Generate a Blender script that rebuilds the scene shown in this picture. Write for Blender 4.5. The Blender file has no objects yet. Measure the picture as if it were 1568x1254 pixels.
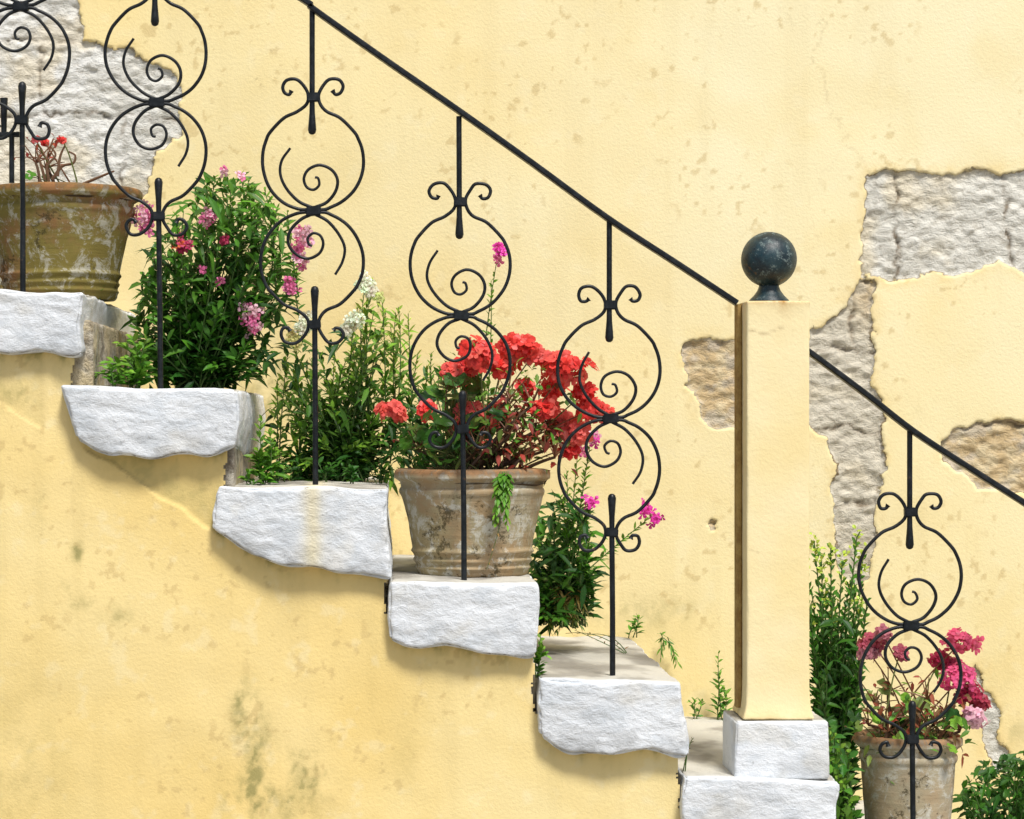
import bpy, bmesh, math, random
import numpy as np
from mathutils import Vector, Matrix
random.seed(7); rng=np.random.default_rng(7)
S=0.0012; D=4.5; CX=600; CY=646; WALL=0.9
def P(px,py,dep=0.0):
    k=(D+dep)/D
    return Vector(((CX-784)*S+(px-CX)*S*k, dep, (627-CY)*S-(py-CY)*S*k))
def zt(py): return (627-py)*S
def Bp(px,topy,dep):
    v=P(px,0,dep); v.z=zt(topy); return v
scene=bpy.context.scene
# ------------------------------------------------------------ noise
def _h(i,j,k):
    n=(i.astype(np.int64)*374761393+j.astype(np.int64)*668265263+k.astype(np.int64)*2147483647//7)&0x7fffffff
    n=((n^(n>>13))*1274126177)&0x7fffffff
    n=(n^(n>>16))
    return (n&0xffff)/65535.0
def vnoise(x,y,z):
    xi=np.floor(x);yi=np.floor(y);zi=np.floor(z)
    fx=x-xi;fy=y-yi;fz=z-zi
    fx=fx*fx*(3-2*fx);fy=fy*fy*(3-2*fy);fz=fz*fz*(3-2*fz)
    r=0
    for a in(0,1):
        for b in(0,1):
            for c in(0,1):
                w=(fx if a else 1-fx)*(fy if b else 1-fy)*(fz if c else 1-fz)
                r=r+w*_h(xi+a,yi+b,zi+c)
    return r*2-1
def fbm(x,y,z,o=4):
    x=np.asarray(x,float);y=np.asarray(y,float)+0*x;z=np.asarray(z,float)+0*x
    r=0;a=1.0;t=0
    for i in range(o):
        r=r+a*vnoise(x+17*i,y+5*i,z+9*i);t+=a;a*=.55
        x,y,z=2.03*(.8*x+.6*y),2.03*(-.6*x+.8*y),2.03*z
    return np.clip(r/t*1.6,-1,1)
def sstep(a,b,x):
    t=np.clip((x-a)/(b-a),0,1);return t*t*(3-2*t)
def mixc(c,f,d):
    f=np.clip(f,0,1)[...,None];return c*(1-f)+np.array(d)*f
def poly_sd(px,py,poly):
    d=np.full(px.shape,1e9);ins=np.zeros(px.shape,bool)
    n=len(poly)
    for i in range(n):
        x0,y0=poly[i];x1,y1=poly[(i+1)%n]
        ex,ey=x1-x0,y1-y0
        t=np.clip(((px-x0)*ex+(py-y0)*ey)/(ex*ex+ey*ey+1e-9),0,1)
        d=np.minimum(d,np.hypot(px-x0-t*ex,py-y0-t*ey))
        c=((y0>py)!=(y1>py))
        xs=x0+(py-y0)*ex/(ey if abs(ey)>1e-9 else 1e-9)
        ins^=(c&(px<xs))
    return np.where(ins,d,-d)
def line_d(px,py,pts):
    d=np.full(px.shape,1e9)
    for (x0,y0),(x1,y1) in zip(pts[:-1],pts[1:]):
        ex,ey=x1-x0,y1-y0
        t=np.clip(((px-x0)*ex+(py-y0)*ey)/(ex*ex+ey*ey+1e-9),0,1)
        d=np.minimum(d,np.hypot(px-x0-t*ex,py-y0-t*ey))
    return d
# ------------------------------------------------------------ node helpers
class M:
    def __init__(s,name):
        s.m=bpy.data.materials.new(name);s.m.use_nodes=True
        s.t=s.m.node_tree;s.n=s.t.nodes;s.l=s.t.links
        s.b=s.n['Principled BSDF'];s.out=s.n['Material Output']
        s.tc=s.n.new('ShaderNodeTexCoord').outputs['Object']
    def put(s,sock,v):
        if isinstance(v,bpy.types.NodeSocket): s.l.new(v,sock)
        elif isinstance(v,(tuple,list)) and len(v)==3 and sock.type=='RGBA': sock.default_value=(*v,1)
        else: sock.default_value=v
    def noise(s,scale,detail=3,rough=.55,dist=0,stretch=None):
        n=s.n.new('ShaderNodeTexNoise')
        v=s.tc
        if stretch:
            mp=s.n.new('ShaderNodeMapping');s.l.new(v,mp.inputs['Vector']);mp.inputs['Scale'].default_value=stretch;v=mp.outputs[0]
        s.l.new(v,n.inputs['Vector']);n.inputs['Scale'].default_value=scale;n.inputs['Detail'].default_value=detail
        n.inputs['Roughness'].default_value=rough;n.inputs['Distortion'].default_value=dist
        return n.outputs['Fac']
    def vor(s,scale,feat='F1'):
        n=s.n.new('ShaderNodeTexVoronoi');n.feature=feat;s.l.new(s.tc,n.inputs['Vector']);n.inputs['Scale'].default_value=scale
        return n.outputs['Distance']
    def ramp(s,fac,a,b,va=0.0,vb=1.0):
        n=s.n.new('ShaderNodeMapRange');n.interpolation_type='SMOOTHSTEP'
        s.put(n.inputs['Value'],fac)
        for k,v in(('From Min',a),('From Max',b),('To Min',va),('To Max',vb)): n.inputs[k].default_value=v
        return n.outputs[0]
    def math(s,op,a,b=0.0):
        n=s.n.new('ShaderNodeMath');n.operation=op;s.put(n.inputs[0],a);s.put(n.inputs[1],b);return n.outputs[0]
    def mix(s,f,a,b,mode='MIX'):
        n=s.n.new('ShaderNodeMix');n.data_type='RGBA';n.blend_type=mode
        s.put(n.inputs[0],f);s.put(n.inputs[6],a);s.put(n.inputs[7],b);return n.outputs[2]
    def attr(s,name):
        n=s.n.new('ShaderNodeAttribute');n.attribute_name=name;return n
    def bump(s,h,strength,dist,prev=None):
        n=s.n.new('ShaderNodeBump');s.put(n.inputs['Height'],h);n.inputs['Strength'].default_value=strength
        n.inputs['Distance'].default_value=dist
        if prev:s.l.new(prev,n.inputs['Normal'])
        return n.outputs[0]
    def done(s,col,rough,nrm=None,metal=0.0,spec=.3):
        s.put(s.b.inputs['Base Color'],col);s.put(s.b.inputs['Roughness'],rough);s.b.inputs['Metallic'].default_value=metal
        s.b.inputs['Specular IOR Level'].default_value=spec
        if nrm:s.l.new(nrm,s.b.inputs['Normal'])
        return s.m
def wall_mat(name,stone=True):
    m=M(name)
    fine=m.noise(150,3,.7)
    base=m.attr('bc').outputs['Color']
    base=m.mix(m.ramp(fine,.66,.75,0,.25),base,(.45,.34,.15))
    col=base
    h=m.math('MULTIPLY',fine,.0014)
    if stone:
        sn=m.noise(42,5,.70,.4,stretch=(1,1,1.6))
        sdn=m.math('ADD',m.attr('sd').outputs['Fac'],m.math('MULTIPLY',m.math('SUBTRACT',sn,.5),9.0))
        mask=m.ramp(sdn,-.7,.8)
        st=m.attr('sc').outputs['Color']
        st=m.mix(m.ramp(sn,.50,.30,0,.55),st,(.36,.32,.25))
        st=m.mix(m.ramp(fine,.60,.70,0,.35),st,(.42,.38,.30))
        col=m.mix(mask,base,st)
        e=m.ramp(m.math('ABSOLUTE',m.math('SUBTRACT',sdn,.6)),0.0,2.0,.8,0)
        e=m.math('MULTIPLY',e,m.attr('ed').outputs['Fac'])
        col=m.mix(e,col,(.23,.145,.055))
        h=m.math('ADD',h,m.math('MULTIPLY',mask,m.math('MULTIPLY',sn,.0125)))
    n=m.bump(h,.75,1.0)
    return m.done(col,.92,n,spec=.1)
def white_mat():
    m=M('whitewashed_stone')
    c=m.attr('bc').outputs['Color']
    n1=m.noise(44,6,.74,.3,stretch=(1,1,1.6))
    g=m.math('ADD',m.attr('edge').outputs['Fac'],m.math('MULTIPLY',m.math('SUBTRACT',n1,.5),2.4))
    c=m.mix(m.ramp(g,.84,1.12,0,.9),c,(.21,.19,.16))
    c=m.mix(m.ramp(n1,.60,.68,0,.5),c,(.36,.365,.36))
    fine=m.noise(150,3,.6)
    n=m.bump(m.math('ADD',m.math('MULTIPLY',n1,.0050),m.math('MULTIPLY',fine,.0012)),.8,1.0)
    return m.done(c,.88,n,spec=.1)
def mortar_mat():
    m=M('rough_mortar')
    n1=m.noise(26,5,.75)
    c=m.mix(m.ramp(n1,.35,.65),(.56,.52,.43),(.20,.17,.13))
    c=m.mix(m.ramp(m.noise(9,3,.6),.45,.62,0,.7),c,(.62,.51,.30))
    return m.done(c,.95,m.bump(n1,.9,.02),spec=.1)
def post_mat():
    m=M('post_plaster')
    n1=m.noise(28,4,.7)
    c=m.mix(m.ramp(m.noise(4,3,.6),.35,.65),(.83,.68,.35),(.86,.74,.44))
    c=m.mix(m.ramp(n1,.60,.76,0,.25),c,(.62,.48,.22))
    g=m.math('ADD',m.attr('edge').outputs['Fac'],m.math('MULTIPLY',m.math('SUBTRACT',n1,.5),1.8))
    c=m.mix(m.ramp(g,1.0,1.25,0,.6),c,(.46,.32,.13))
    c=m.mix(m.attr('crack').outputs['Fac'],c,(.4,.3,.16))
    c=m.mix(m.math('MULTIPLY',m.attr('stain_shade').outputs['Fac'],m.ramp(n1,.3,.6)),c,(.50,.28,.09))
    n=m.bump(m.noise(140,3,.7),.3,.003)
    return m.done(c,.95,n,spec=.05)
def iron_mat():
    m=M('painted_wrought_iron')
    n1=m.noise(60,3,.7)
    c=m.mix(m.ramp(n1,.4,.7),(.004,.006,.008),(.012,.016,.02))
    c=m.mix(m.ramp(n1,.66,.74,0,.7),c,(.08,.04,.015))
    return m.done(c,m.ramp(n1,.3,.7,.34,.55),m.bump(n1,.3,.002),spec=.32)
def ball_mat():
    m=M('worn_iron_ball')
    c=m.mix(m.ramp(m.noise(30,4,.7),.35,.7),(.003,.012,.018),(.016,.045,.055))
    n1=m.noise(48,6,.85)
    c=m.mix(m.ramp(n1,.555,.60,0,.75),c,(.16,.21,.20))
    c=m.mix(m.ramp(m.noise(22,4,.75),.60,.66,0,.7),c,(.14,.07,.02))
    return m.done(c,m.ramp(n1,.3,.7,.22,.65),m.bump(n1,.35,.003),spec=.5)
def rust_mat():
    m=M('rusty_bar')
    n1=m.noise(34,4,.75)
    c=m.mix(m.ramp(n1,.35,.65),(.42,.29,.10),(.28,.17,.06))
    return m.done(c,.95,m.bump(n1,.2,.002),spec=.1)
def pot_mat(name,c1,c2,white,moss,mcol,seed,mt=.42):
    m=M(name)
    mp=m.n.new('ShaderNodeMapping');mp.inputs['Location'].default_value=(seed,seed*2,0);m.l.new(m.tc,mp.inputs['Vector']);m.tc=mp.outputs[0]
    n2=m.noise(24,5,.8,.5)
    c=m.mix(m.ramp(m.noise(12,4,.7),.35,.65),c1,c2)
    c=m.mix(m.ramp(m.noise(6,4,.7),mt,mt+.16,0,moss),c,mcol)
    c=m.mix(m.ramp(n2,.50,.62,0,white),c,(.60,.59,.52))
    c=m.mix(m.ramp(m.noise(14,6,.85),.55,.63,0,.8),c,(.055,.045,.022))
    c=m.mix(m.attr('rim').outputs['Fac'],c,m.mix(m.ramp(n2,.4,.6),(.36,.17,.07),(.14,.075,.03)))
    n=m.bump(n2,.35,.006)
    n=m.bump(m.noise(7,2,.6,stretch=(1,1,14)),.3,.004,n)
    return m.done(c,.92,n,spec=.12)
def leaf_mat():
    m=M('foliage')
    a=m.attr('Col').outputs['Color']
    m.done(a,.45,spec=.3)
    tr=m.n.new('ShaderNodeBsdfTranslucent');m.put(tr.inputs['Color'],a)
    mx=m.n.new('ShaderNodeMixShader');mx.inputs[0].default_value=.22
    m.l.new(m.b.outputs[0],mx.inputs[1]);m.l.new(tr.outputs[0],mx.inputs[2]);m.l.new(mx.outputs[0],m.out.inputs[0])
    return m.m
def soil_mat():
    m=M('soil');n1=m.noise(40,4,.7);return m.done(m.mix(n1,(.03,.02,.012),(.12,.08,.05)),.95,m.bump(n1,.8,.01))
def ground_mat():
    m=M('ground_paving')
    c=m.mix(m.ramp(m.noise(5,5,.7),.35,.65),(.34,.31,.26),(.24,.22,.19))
    c=m.mix(m.ramp(m.vor(2.2,'DISTANCE_TO_EDGE'),0,.03,.8,0),c,(.09,.08,.06))
    return m.done(c,.9,m.bump(m.noise(20,4,.7),.5,.01))
MW=white_mat();MM=mortar_mat();MP=post_mat();MI=iron_mat();MB=ball_mat();MR=rust_mat();ML=leaf_mat();MS=soil_mat()
# ------------------------------------------------------------ object helpers
def link(o,parent=None):
    scene.collection.objects.link(o)
    if parent:o.parent=parent
    return o
def empty(name):
    e=bpy.data.objects.new(name,None);scene.collection.objects.link(e);e.empty_display_size=.1;return e
def mesh_np(name,V,F,mat,parent=None,attrs=None,smooth=True):
    me=bpy.data.meshes.new(name)
    me.vertices.add(len(V));me.vertices.foreach_set('co',np.asarray(V,np.float32).ravel())
    F=np.asarray(F,np.int32);n=len(F)
    me.loops.add(n*4);me.loops.foreach_set('vertex_index',F.ravel())
    me.polygons.add(n);me.polygons.foreach_set('loop_start',np.arange(0,n*4,4,dtype=np.int32))
    me.polygons.foreach_set('loop_total',np.full(n,4,np.int32))
    me.update(calc_edges=True)
    me.polygons.foreach_set('use_smooth',np.full(n,smooth))
    for k,a in(attrs or{}).items():
        a=np.asarray(a,np.float32)
        if a.ndim>1 and a.shape[-1]==3:
            a=a.reshape(-1,3);a=np.concatenate([a,np.ones((len(a),1),np.float32)],1)
            at=me.attributes.new(k,'FLOAT_COLOR','POINT');at.data.foreach_set('color',a.ravel())
        else:
            at=me.attributes.new(k,'FLOAT','POINT');at.data.foreach_set('value',a.ravel())
    me.materials.append(mat);me.validate()
    return link(bpy.data.objects.new(name,me),parent)
def gridF(nx,ny,keep=None):
    i,j=np.meshgrid(np.arange(nx-1),np.arange(ny-1),indexing='ij')
    a=i*ny+j
    F=np.stack([a,a+1,a+ny+1,a+ny],-1)
    if keep is not None:F=F[keep]
    return F.reshape(-1,4)
def axis(lo,hi,step,xlo,xhi):
    mid=np.arange(lo,hi+.1,step)
    a=np.linspace(xlo,lo,14)[:-1];b=np.linspace(hi,xhi,14)[1:]
    return np.concatenate([a,mid,b])
def plaster(PX,PY,c1,c2,palec,pale,stain_shade,crk,seed,k=1.0):
    shp=PX.shape+(3,)
    c=np.broadcast_to(np.array(c1),shp).copy()
    c=mixc(c,sstep(-.4,.4,fbm(PX/420+seed,PY/420,1.,4)),c2)
    c=mixc(c,pale,palec)
    c=mixc(c,sstep(-.1,.8,fbm(PX/90+seed,PY/90,2.,5))*.28*k,(.74,.55,.20))
    c=mixc(c,sstep(.15,.75,fbm(PX/30+seed,PY/420,3.,4))*.11*k,(.46,.35,.13))
    c=mixc(c,sstep(.4,.85,fbm(PX/26,PY/26,4.+seed,4))*.22*k,(.90,.84,.60))
    # small knocks and pits
    pit=sstep(.72,.86,fbm(PX/13+seed*3,PY/13,31.+seed,2))*sstep(-.1,.4,fbm(PX/150,PY/150,33.+seed,2))
    c=mixc(c,pit*.45,(.55,.40,.17))
    c=mixc(c,np.minimum(stain_shade*sstep(-.55,.45,fbm(PX/24,PY/40,6.+seed,6))*(.55+.55*sstep(-.3,.3,fbm(PX/7,PY/9,2.,2))),.8),(.25,.235,.085))
    c=mixc(c,crk,(.40,.30,.15))
    return c
# ------------------------------------------------------------ BACK WALL
ax=axis(-120,1700,3,-3600,4600);ay=axis(-80,1330,3,-2600,1640)
PX,PY=np.meshgrid(ax,ay,indexing='ij')
wob=lambda s,a,o:a*fbm(PX/s,PY/s,o,4)
qx=PX+wob(34,10,1.3)+wob(11,4,4.2);qy=PY+wob(34,10,7.7)+wob(11,4,2.2)
A=[(1333,266),(1420,262),(1500,264),(1680,256),(1680,418),(1560,418),(1525,402),(1480,418),(1325,425),(1322,360)]
B=[(1318,425),(1340,430),(1337,520),(1334,590),(1356,612),(1354,700),(1345,740),(1338,835),(1320,900),(1282,880),(1276,780),(1283,715),(1268,668),(1238,648),(1230,560),(1244,498),(1275,492),(1298,455)]
C=[(1045,530),(1070,520),(1190,516),(1190,652),(1100,655),(1075,640),(1062,600),(1045,585)]
Dd=[(1442,668),(1470,650),(1680,640),(1680,775),(1560,765),(1500,748),(1478,725),(1445,705)]
E=[(-110,-70),(118,-70),(120,20),(132,62),(190,76),(262,112),(276,150),(272,205),(240,235),(222,300),(120,330),(-110,330)]
G=[(1084,795),(1097,797),(1095,814),(1085,814)]
H=[(1500,1020),(1530,1100),(1545,1180),(1520,1190),(1495,1080)]
sds=[poly_sd(qx,qy,p) for p in(A,B,C,Dd,E,G,H)]
sd=np.clip(np.maximum.reduce(sds),-60,60)
tan=np.clip(sstep(-5,5,sds[2])+sstep(-5,5,sds[3])+sstep(-5,5,sds[5])+sstep(-5,5,sds[1])*sstep(540,450,PY)*.7*sstep(1290,1330,PX),0,1)
jl=[[(1378,270),(1366,330),(1374,420)],[(1245,541),(1290,536),(1336,543)],[(1240,657),(1300,652),(1356,660)],[(1306,450),(1310,545)],[(1322,428),(1480,424)],
    [(-100,178),(60,172),(276,182)],[(60,60),(66,175)],[(190,180),(186,290)],[(-100,60),(132,64)],[(1470,652),(1680,650)],[(1280,775),(1340,770)],[(1540,262),(1552,415)]]
joint=np.zeros(PX.shape)
for l in jl:
    d=line_d(qx,qy,l);joint=np.maximum(joint,np.exp(-(d/2.8)**2)*(.65+.6*fbm(PX/20,PY/20,3)))
joint=np.clip(joint,0,1)
crk=np.zeros(PX.shape)
for l,w in(([(1262,20),(1250,90),(1275,170),(1300,222),(1330,262)],.24),([(1333,545),(1331,600),(1345,635)],1.0),([(393,120),(396,135)],.6),([(1180,0),(1215,40)],.15),([(1290,225),(1240,300),(1255,380)],.10)):
    d=line_d(PX+9*fbm(PX/12,PY/12,1.),PY,l);crk=np.maximum(crk,w*np.exp(-(d/1.5)**2))
pale=np.clip(sstep(150,1300,PX)*sstep(1300,100,PY)*.8+.08+.2*fbm(PX/160,PY/160,3.),0,1)
stain_shade=np.zeros(PX.shape)
for x,y,sx,sy,a in((980,940,120,26,.30),(1080,1080,90,30,.3),(420,600,60,60,.6),(560,700,60,40,.6),(1400,625,60,20,.12),(1530,1120,40,70,.4)):
    stain_shade+=a*np.exp(-((PX-x)/sx)**2-((PY-y)/sy)**2)
bc=plaster(PX,PY,(.86,.68,.315),(.86,.715,.37),(.88,.79,.51),pale,stain_shade,crk,0.,.6)
halo=np.exp(-(np.minimum(sd,0)/12)**2)*.45
bc=mixc(bc,halo*sstep(-.5,.5,fbm(PX/25,PY/25,9.)),(.78,.58,.24))
sc=np.broadcast_to(np.array((.71,.69,.615)),PX.shape+(3,)).copy()
sc=mixc(sc,sstep(30,-200,PX-300)*.6,(.78,.785,.77))
sc=mixc(sc,sstep(-.3,.5,fbm(PX/30,PY/22,11.,5))*.5,(.55,.53,.46))
sc=mixc(sc,sstep(-.1,.6,fbm(PX/60,PY/60,12.,4))*.45,(.72,.60,.37))
sB=sstep(-5,5,sds[1]);sc=mixc(sc,sB*.6,(.60,.53,.39))
tc=mixc(np.broadcast_to(np.array((.56,.42,.23)),PX.shape+(3,)).copy(),sstep(-.3,.5,fbm(PX/16,PY/16,13.,5))*.8,(.72,.60,.38))
tc=mixc(tc,sstep(.0,.5,fbm(PX/28,PY/22,15.,4))*.5,(.52,.49,.43))
sc=sc*(1-tan[...,None])+tc*tan[...,None]
sc=mixc(sc,joint*.9,(.18,.13,.08))
edn=np.clip(.45+1.1*fbm(PX/40,PY/40,21.,3),0,1)
inn=sstep(-1.5,2,sd)
rec=inn*(.007-.005*fbm(PX/16,PY/10,5.,5)+.007*joint)+.002*fbm(PX/170,PY/170,2.,2)
kk=(D+WALL)/D
V=np.stack([(CX-784)*S+(PX-CX)*S*kk,WALL+rec,(627-CY)*S-(PY-CY)*S*kk],-1).reshape(-1,3)
mesh_np('plaster_wall',V,gridF(*PX.shape)[:,::-1],wall_mat('yellow_plaster'),None,dict(sd=sd,bc=bc,sc=sc,ed=edn))
# ------------------------------------------------------------ STAIRCASE
stair=empty('stone_staircase')
def blk(name,x0,x1,y0,y1,z0,z1,r,step,mat,parent,mapf,amp,seed,attrf=None,rough=1.0):
    W,Dp,H=x1-x0,y1-y0,z1-z0
    h=np.array([W,Dp,H])/2
    def n_(L):return max(4,int(round(L/step)))
    nx,ny,nz=n_(W),max(4,int(round(Dp/(step*2.2)))),n_(H)
    def lin(n,L):
        t=np.linspace(-1,1,n+1);return np.sort(np.concatenate([t*L/2,[-L/2+r*.35,-L/2+r*.7,L/2-r*.35,L/2-r*.7]]))
    X,Y,Z=lin(nx,W),lin(ny,Dp),lin(nz,H)
    Vs=[];Fs=[];off=0
    def add(a,b,fn,flip):
        nonlocal off
        g,k=np.meshgrid(a,b,indexing='ij');v=fn(g,k).reshape(-1,3)
        F=gridF(len(a),len(b));F=F if not flip else F[:,::-1]
        Vs.append(v);Fs.append(F+off);off+=len(v)
    o=np.ones_like
    add(X,Z,lambda a,b:np.stack([a,-h[1]*o(a),b],-1),True)
    add(X,Z,lambda a,b:np.stack([a,h[1]*o(a),b],-1),False)
    add(X,Y,lambda a,b:np.stack([a,b,h[2]*o(a)],-1),True)
    add(X,Y,lambda a,b:np.stack([a,b,-h[2]*o(a)],-1),False)
    add(Y,Z,lambda a,b:np.stack([h[0]*o(a),a,b],-1),True)
    add(Y,Z,lambda a,b:np.stack([-h[0]*o(a),a,b],-1),False)
    V=np.concatenate(Vs);F=np.concatenate(Fs)
    key=np.round(V*1e5).astype(np.int64)
    _,idx,inv=np.unique(key,axis=0,return_index=True,return_inverse=True)
    V=V[idx];F=inv.reshape(-1)[F]
    q=np.clip(V,-h+r,h-r);dv=V-q;ln=np.linalg.norm(dv,axis=1,keepdims=True)
    nrm=dv/np.maximum(ln,1e-9)
    edge=(np.sort(np.abs(dv),axis=1)[:,1])/r
    Pn=q+nrm*r
    u=(Pn[:,0]+h[0])/W;v=(Pn[:,2]+h[2])/H
    w=Pn+np.array([(x0+x1)/2,(y0+y1)/2,(z0+z1)/2])
    if mapf:
        w=mapf(w,u,v)
    n1=fbm(w[:,0]*14+seed,w[:,1]*14,w[:,2]*26,5)
    rd=1-np.abs(fbm(w[:,0]*14+seed+w[:,2]*18,w[:,1]*20,w[:,2]*34,3))*2
    w=w+nrm*(amp*(.85*n1+.30*rd*rough)-amp*1.7*edge*np.clip(fbm(w[:,0]*32+seed*3,w[:,1]*32,w[:,2]*32,4)+.15,0,1)*2.2)[:,None]
    topf=np.clip((nrm[:,2]-.6)*3,0,1)*sstep(y0+.0,y0+.035,w[:,1])
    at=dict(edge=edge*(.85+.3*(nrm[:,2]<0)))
    z=np.zeros(len(w));at['crack']=z;at['stain_shade']=z
    c=np.broadcast_to(np.array((.77,.80,.83)),(len(w),3)).copy()
    c=mixc(c,sstep(-.2,.6,fbm(w[:,0]*24+seed,w[:,1]*24,w[:,2]*38,5))*.45,(.53,.58,.63))
    c=mixc(c,sstep(.1,.7,fbm(w[:,0]*11+seed,w[:,1]*11,w[:,2]*14+4,4))*.40,(.62,.58,.48))
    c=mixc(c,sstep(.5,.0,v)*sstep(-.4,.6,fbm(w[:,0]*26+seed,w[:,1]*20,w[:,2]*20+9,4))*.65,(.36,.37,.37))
    tcol=mixc(np.broadcast_to(np.array((.56,.54,.48)),(len(w),3)).copy(),sstep(-.3,.5,fbm(w[:,0]*14,w[:,1]*9,w[:,2]+seed,5)),(.34,.32,.28))
    c=c*(1-topf[:,None])+tcol*topf[:,None]
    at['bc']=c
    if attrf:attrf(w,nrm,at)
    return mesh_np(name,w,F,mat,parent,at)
slabs=[
 (-395,-380,-100,-104,292,298,[388,392,395,392,388]),
 (-135,-120,130,128,440,450,[534,538,540,541,546]),
 (97,120,366,364,591,597,[680,699,700,698,690]),
 (338,328,594,597,744,747,[815,853,868,876,892]),
 (598,597,822,824,889,892,[988,989,990,1004,1006]),
 (825,826,1042,1050,1037,1042,[1134,1154,1150,1146,1160]),
 (1045,1043,1277,1281,1184,1192,[1282,1290,1290,1286,1290]),
 (1275,1272,1508,1510,1335,1340,[1432,1438,1438,1436,1440]),
 (1500,1500,1735,1737,1483,1487,[1580,1588,1588,1586,1588]),
 (1730,1730,1965,1966,1631,1635,[1728,1736,1736,1734,1738])]
for i,(xlt,xlb,xrt,xrb,yl,yr,bt) in enumerate(slabs):
    x0,x1=(xlt-784)*S,(xrt-784)*S;z1=zt((yl+yr)/2);z0=zt(bt[2])
    def mf(w,u,v,a=(xlt,xlb,xrt,xrb,yl,yr,bt),x0=x0):
        xlt,xlb,xrt,xrb,yl,yr,bt=a
        xl=xlb+(xlt-xlb)*v-3*np.sin(v*3.1)*(1+np.sin(x0*70));xr=xrb+(xrt-xrb)*v+3*np.sin(v*5+x0*9)
        zz_t=zt(yl+(yr-yl)*u)+.0015*np.sin(u*9+x0*30)
        tt=u*4;i0=np.clip(np.floor(tt).astype(int),0,3);f=tt-i0;f=f*f*(3-2*f);b=np.array(bt,float)
        zb=zt(b[i0]*(1-f)+b[i0+1]*f)+.003*np.sin(u*17+x0*50)
        zb=zb+.010*np.exp(-u*18)+.006*np.exp(-(1-u)*20)
        front=sstep(.25,.0,w[:,1])
        zb=zb*front+(1-front)*zt(bt[2])
        return np.stack([(xl+(xr-xl)*u-784)*S,w[:,1]+.010*(1-v)*front+.006*np.sin(u*7+x0*20)*front,zb+(zz_t-zb)*v],-1)
    def af(w,n,at,i=i):
        if i==3: at['bc']=mixc(at['bc'],np.exp(-(((w[:,0]/S+784)-480)/14)**2)*.6,(.78,.68,.40))
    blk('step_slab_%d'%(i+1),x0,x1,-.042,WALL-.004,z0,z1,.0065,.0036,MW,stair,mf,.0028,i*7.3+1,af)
bodyR=[-118,140,358,588,815,1036,1264,1494,1722,1951]
GZ=zt(1782)
for i in range(len(slabs)):
    s=slabs[i];zc=zt((s[4]+s[6][2])/2)
    zn=zt((slabs[i+1][4]+slabs[i+1][6][2])/2) if i+1<len(slabs) else GZ-.02
    xl=(-1400-784)*S if i==0 else (bodyR[i]-300-784)*S
    blk('riser_mortar_%d'%(i+1),xl,(bodyR[i]-784)*S,.017,WALL-.003,zn,zc,.006,.009,MM,stair,None,.003,i*3.1)
ax=axis(-120,1500,3,-1400,1990);ay=axis(280,1330,3,200,1790)
PX,PY=np.meshgrid(ax,ay,indexing='ij')
mids=[(s[4]+s[6][2])/2 for s in slabs]
wR=[-118,112,346,590,818,1040,1266,1496,1724,1953]
cx=(PX[:-1,:-1]+PX[1:,1:])/2;cy=(PY[:-1,:-1]+PY[1:,1:])/2
cxn=cx+5*fbm(cx/18,cy/18,1.1)
top=np.full(cx.shape,1e9)
for i in reversed(range(len(slabs))): top=np.where(cxn<wR[i],mids[i],top)
keep=cy>top
stain_shade=np.zeros(PX.shape)
for x,y,sx,sy,a in((372,1080,16,40,.9),(392,1130,20,50,.7),(480,1175,30,34,.7),(425,1215,60,55,.6),(118,848,9,16,1.1),(98,905,10,12,.8),(140,925,36,12,.5),(180,945,24,12,.45),(75,775,30,28,.3),(30,1180,90,120,.25),(620,1160,40,80,.10),(380,1230,30,50,.7),(20,600,30,16,.4)):
    u=(PX-x);v=(PY-y)
    stain_shade+=a*np.exp(-(u/sx)**2-(v/sy)**2)
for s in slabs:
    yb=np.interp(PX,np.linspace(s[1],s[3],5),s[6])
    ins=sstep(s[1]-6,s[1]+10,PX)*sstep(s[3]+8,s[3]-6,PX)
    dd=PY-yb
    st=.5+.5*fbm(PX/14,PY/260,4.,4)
    stain_shade+=ins*np.where(dd>-12,np.exp(-np.maximum(dd,0)/7)*1.3*st+np.exp(-np.maximum(dd,0)/70)*.18*st,0)  # dirty drips plus occlusion shade under each slab, painted into the wall colour
def below(l):
    (x0,y0),(x1,y1)=l
    return (PY-(y0+(PX-x0)*(y1-y0)/(x1-x0)))+6*fbm(PX/30,PY/30,2.)
crk=np.zeros(PX.shape);rel=np.zeros(PX.shape);dirt=np.zeros(PX.shape)
for l,xa,xb in(([(120,676),(335,818)],125,345),([(-100,555),(105,682)],-100,70)):
    d=below(l);inx=sstep(xa-4,xa+12,PX)*sstep(xb+4,xb-12,PX)
    crk=np.maximum(crk,inx*.6*np.exp(-((d+1)/1.8)**2)*(.5+.6*fbm(PX/14,PY/14,6.)))
    rel+=inx*sstep(1.5,-1.5,d)*.006*(1 if xa>0 else .5)
    ab=inx*sstep(2,-2,d)*sstep(-100,-20,d)
    stain_shade+=ab*(.55 if xa>0 else .1);dirt+=ab*(.7 if xa>0 else .15)
for l,w in(([(640,1010),(648,1080)],.2),([(110,730),(112,790)],.15)):
    crk=np.maximum(crk,w*np.exp(-(line_d(PX+5*fbm(PX/9,PY/9,1.),PY,l)/1.4)**2))
pale=np.clip(.10+.30*sstep(200,900,PX)+.2*fbm(PX/140,PY/140,8.),0,1)
bc=plaster(PX,PY,(.80,.60,.235),(.83,.655,.30),(.86,.735,.40),pale,stain_shade,crk,5.,.9)
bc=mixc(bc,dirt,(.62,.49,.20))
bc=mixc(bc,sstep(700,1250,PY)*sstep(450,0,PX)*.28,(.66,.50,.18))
rel+=.002*fbm(PX/120,PY/120,3.,3)
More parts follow.
